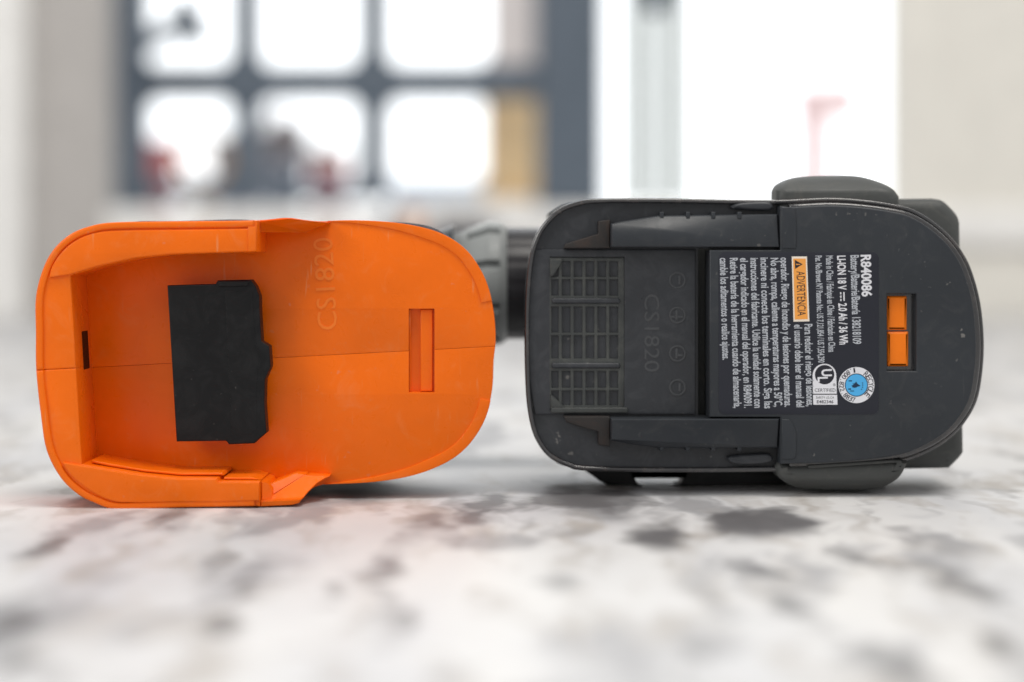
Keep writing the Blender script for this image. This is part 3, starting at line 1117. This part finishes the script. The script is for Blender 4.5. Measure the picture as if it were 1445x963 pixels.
# moulded letters on the floor, reading upwards
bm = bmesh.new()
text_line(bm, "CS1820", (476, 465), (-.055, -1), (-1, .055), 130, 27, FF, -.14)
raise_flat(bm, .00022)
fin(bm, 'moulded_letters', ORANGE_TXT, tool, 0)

# black terminal block
tb_pts = [(236, 403), (304, 401), (307, 396), (354, 395), (361, 405), (366, 418), (366.5, 440), (369, 482), (380, 489), (382, 518), (374, 536), (373, 570), (376, 611), (364, 621), (359, 626), (323, 627.5), (319, 622.5), (249, 623.5)]
FT = Frame(.010)
tb = plate('terminal_block', FT, [tb_pts], 0, 5.5, .35, BLACK, tool)
plate('terminal_stem', FT, [inset_px(tb_pts, 9)], 5.4, FL - 9.9, 0, BLACK, tb)
plate('terminal_ridge', FT, [[(309, 397), (352, 396.5), (350, 404), (309, 405)]], -.5, .1, .3, BLACK, tb)
plate('terminal_ridge', FT, [[(318, 411), (356, 412), (360, 480), (366, 500), (362, 545), (363, 606), (352, 614), (327, 614)]], -.06, .05, .05, BLACK, tb)

# skirt, grip and motor housing behind the foot
bm = bmesh.new()
base = [FD.pt(p) for p in FOOT[::3]]
cx = sum(p[0] for p in base) / len(base)
cz = sum(p[1] for p in base) / len(base)
rings = []
for y, k, dx, dz in ((.0275, .99, 0, 0), (.034, .97, 0, .0), (.043, .80, 0, .001), (.054, .60, -.002, .002), (.068, .46, -.005, .003), (.085, .44, -.008, .003), (.108, .47, -.010, .002)):
    rings.append([(cx + dx + (p[0] - cx) * k, y, cz + dz + (p[1] - cz) * (k if k > .9 else k * 1.05)) for p in base])
loft(bm, rings)
fin(bm, 'grip', CHAR, tool)
plate('grip_overmold', Frame(.0), [smooth_loop([(150, 330), (158, 311), (220, 309.5), (300, 307), (335, 308), (352, 312), (480, 311), (520, 310), (575, 312.5), (612, 322), (640, 350), (600, 380), (200, 380)], 5)],
      FL + 7.2, FL + 13, 1.0, plastic('dark_overmold_rubber', (0.03, 0.026, 0.034), .5), tool)

YA = 0.100
kD = S * (CAMD + YA) / CAMD
ZA = ZC - (400 - HZ) * kD


def xa(px): return (px - 722.5) * kD


def barrel(name, prof, mat, n=48, ribs=0, depth=0.0, span=None, zc=ZA):
    bm = bmesh.new()
    rings = []
    for x, r in prof:
        ring = []
        for i in range(n):
            a = 2 * math.pi * i / n
            rr = r
            if ribs and span[0] <= x <= span[1]:
                ph = (a * ribs / (2 * math.pi)) % 1
                if ph < .18: rr -= depth * (1 - (ph / .18) ** 2)
            ring.append((x, YA + rr * math.cos(a), zc + rr * math.sin(a)))
        rings.append(ring)
    loft(bm, rings)
    return fin(bm, name, mat, tool, 40)


R1 = 88 * kD
cl = barrel('clutch_collar', [(xa(628), R1 * .72), (xa(640), R1 * .78), (xa(655), R1 * .84), (xa(660), R1 * .87), (xa(661), R1 * .88), (xa(676), R1 * .94), (xa(689), R1 * .995), (xa(691), R1), (xa(705), R1 * .985), (xa(706), R1 * .98), (xa(714), R1 * .93), (xa(717), R1 * .87)],
            COLLAR, 144, 9, .0022, (xa(660.5), xa(705.5)))
R2 = 79 * kD
barrel('chuck', [(xa(713), R2 * .96), (xa(716), R2), (xa(800), R2 * .99), (xa(812), R2 * .93), (xa(850), R2 * .80), (xa(868), R2 * .55), (xa(872), R2 * .3)], CHUCK, 96, 16, .0007, (xa(722), xa(806)))
bm = bmesh.new()
rings = []
for x, hy, hz, zc in ((-.112, .016, .018, .038), (-.108, .027, .029, .037), (-.098, .033, .0345, .036), (-.070, .035, .0352, .0357), (-.046, .033, .034, .036), (-.036, .022, .022, .044), (xa(640), .0175, .0175, ZA)):
    ring = []
    for i in range(48):
        a = 2 * math.pi * i / 48
        c, s_ = math.cos(a), math.sin(a)
        ring.append((x, YA + hy * math.copysign(abs(c) ** .75, c), zc + hz * math.copysign(abs(s_) ** .75, s_)))
    rings.append(ring)
loft(bm, rings)
fin(bm, 'motor_housing', CHAR, tool)
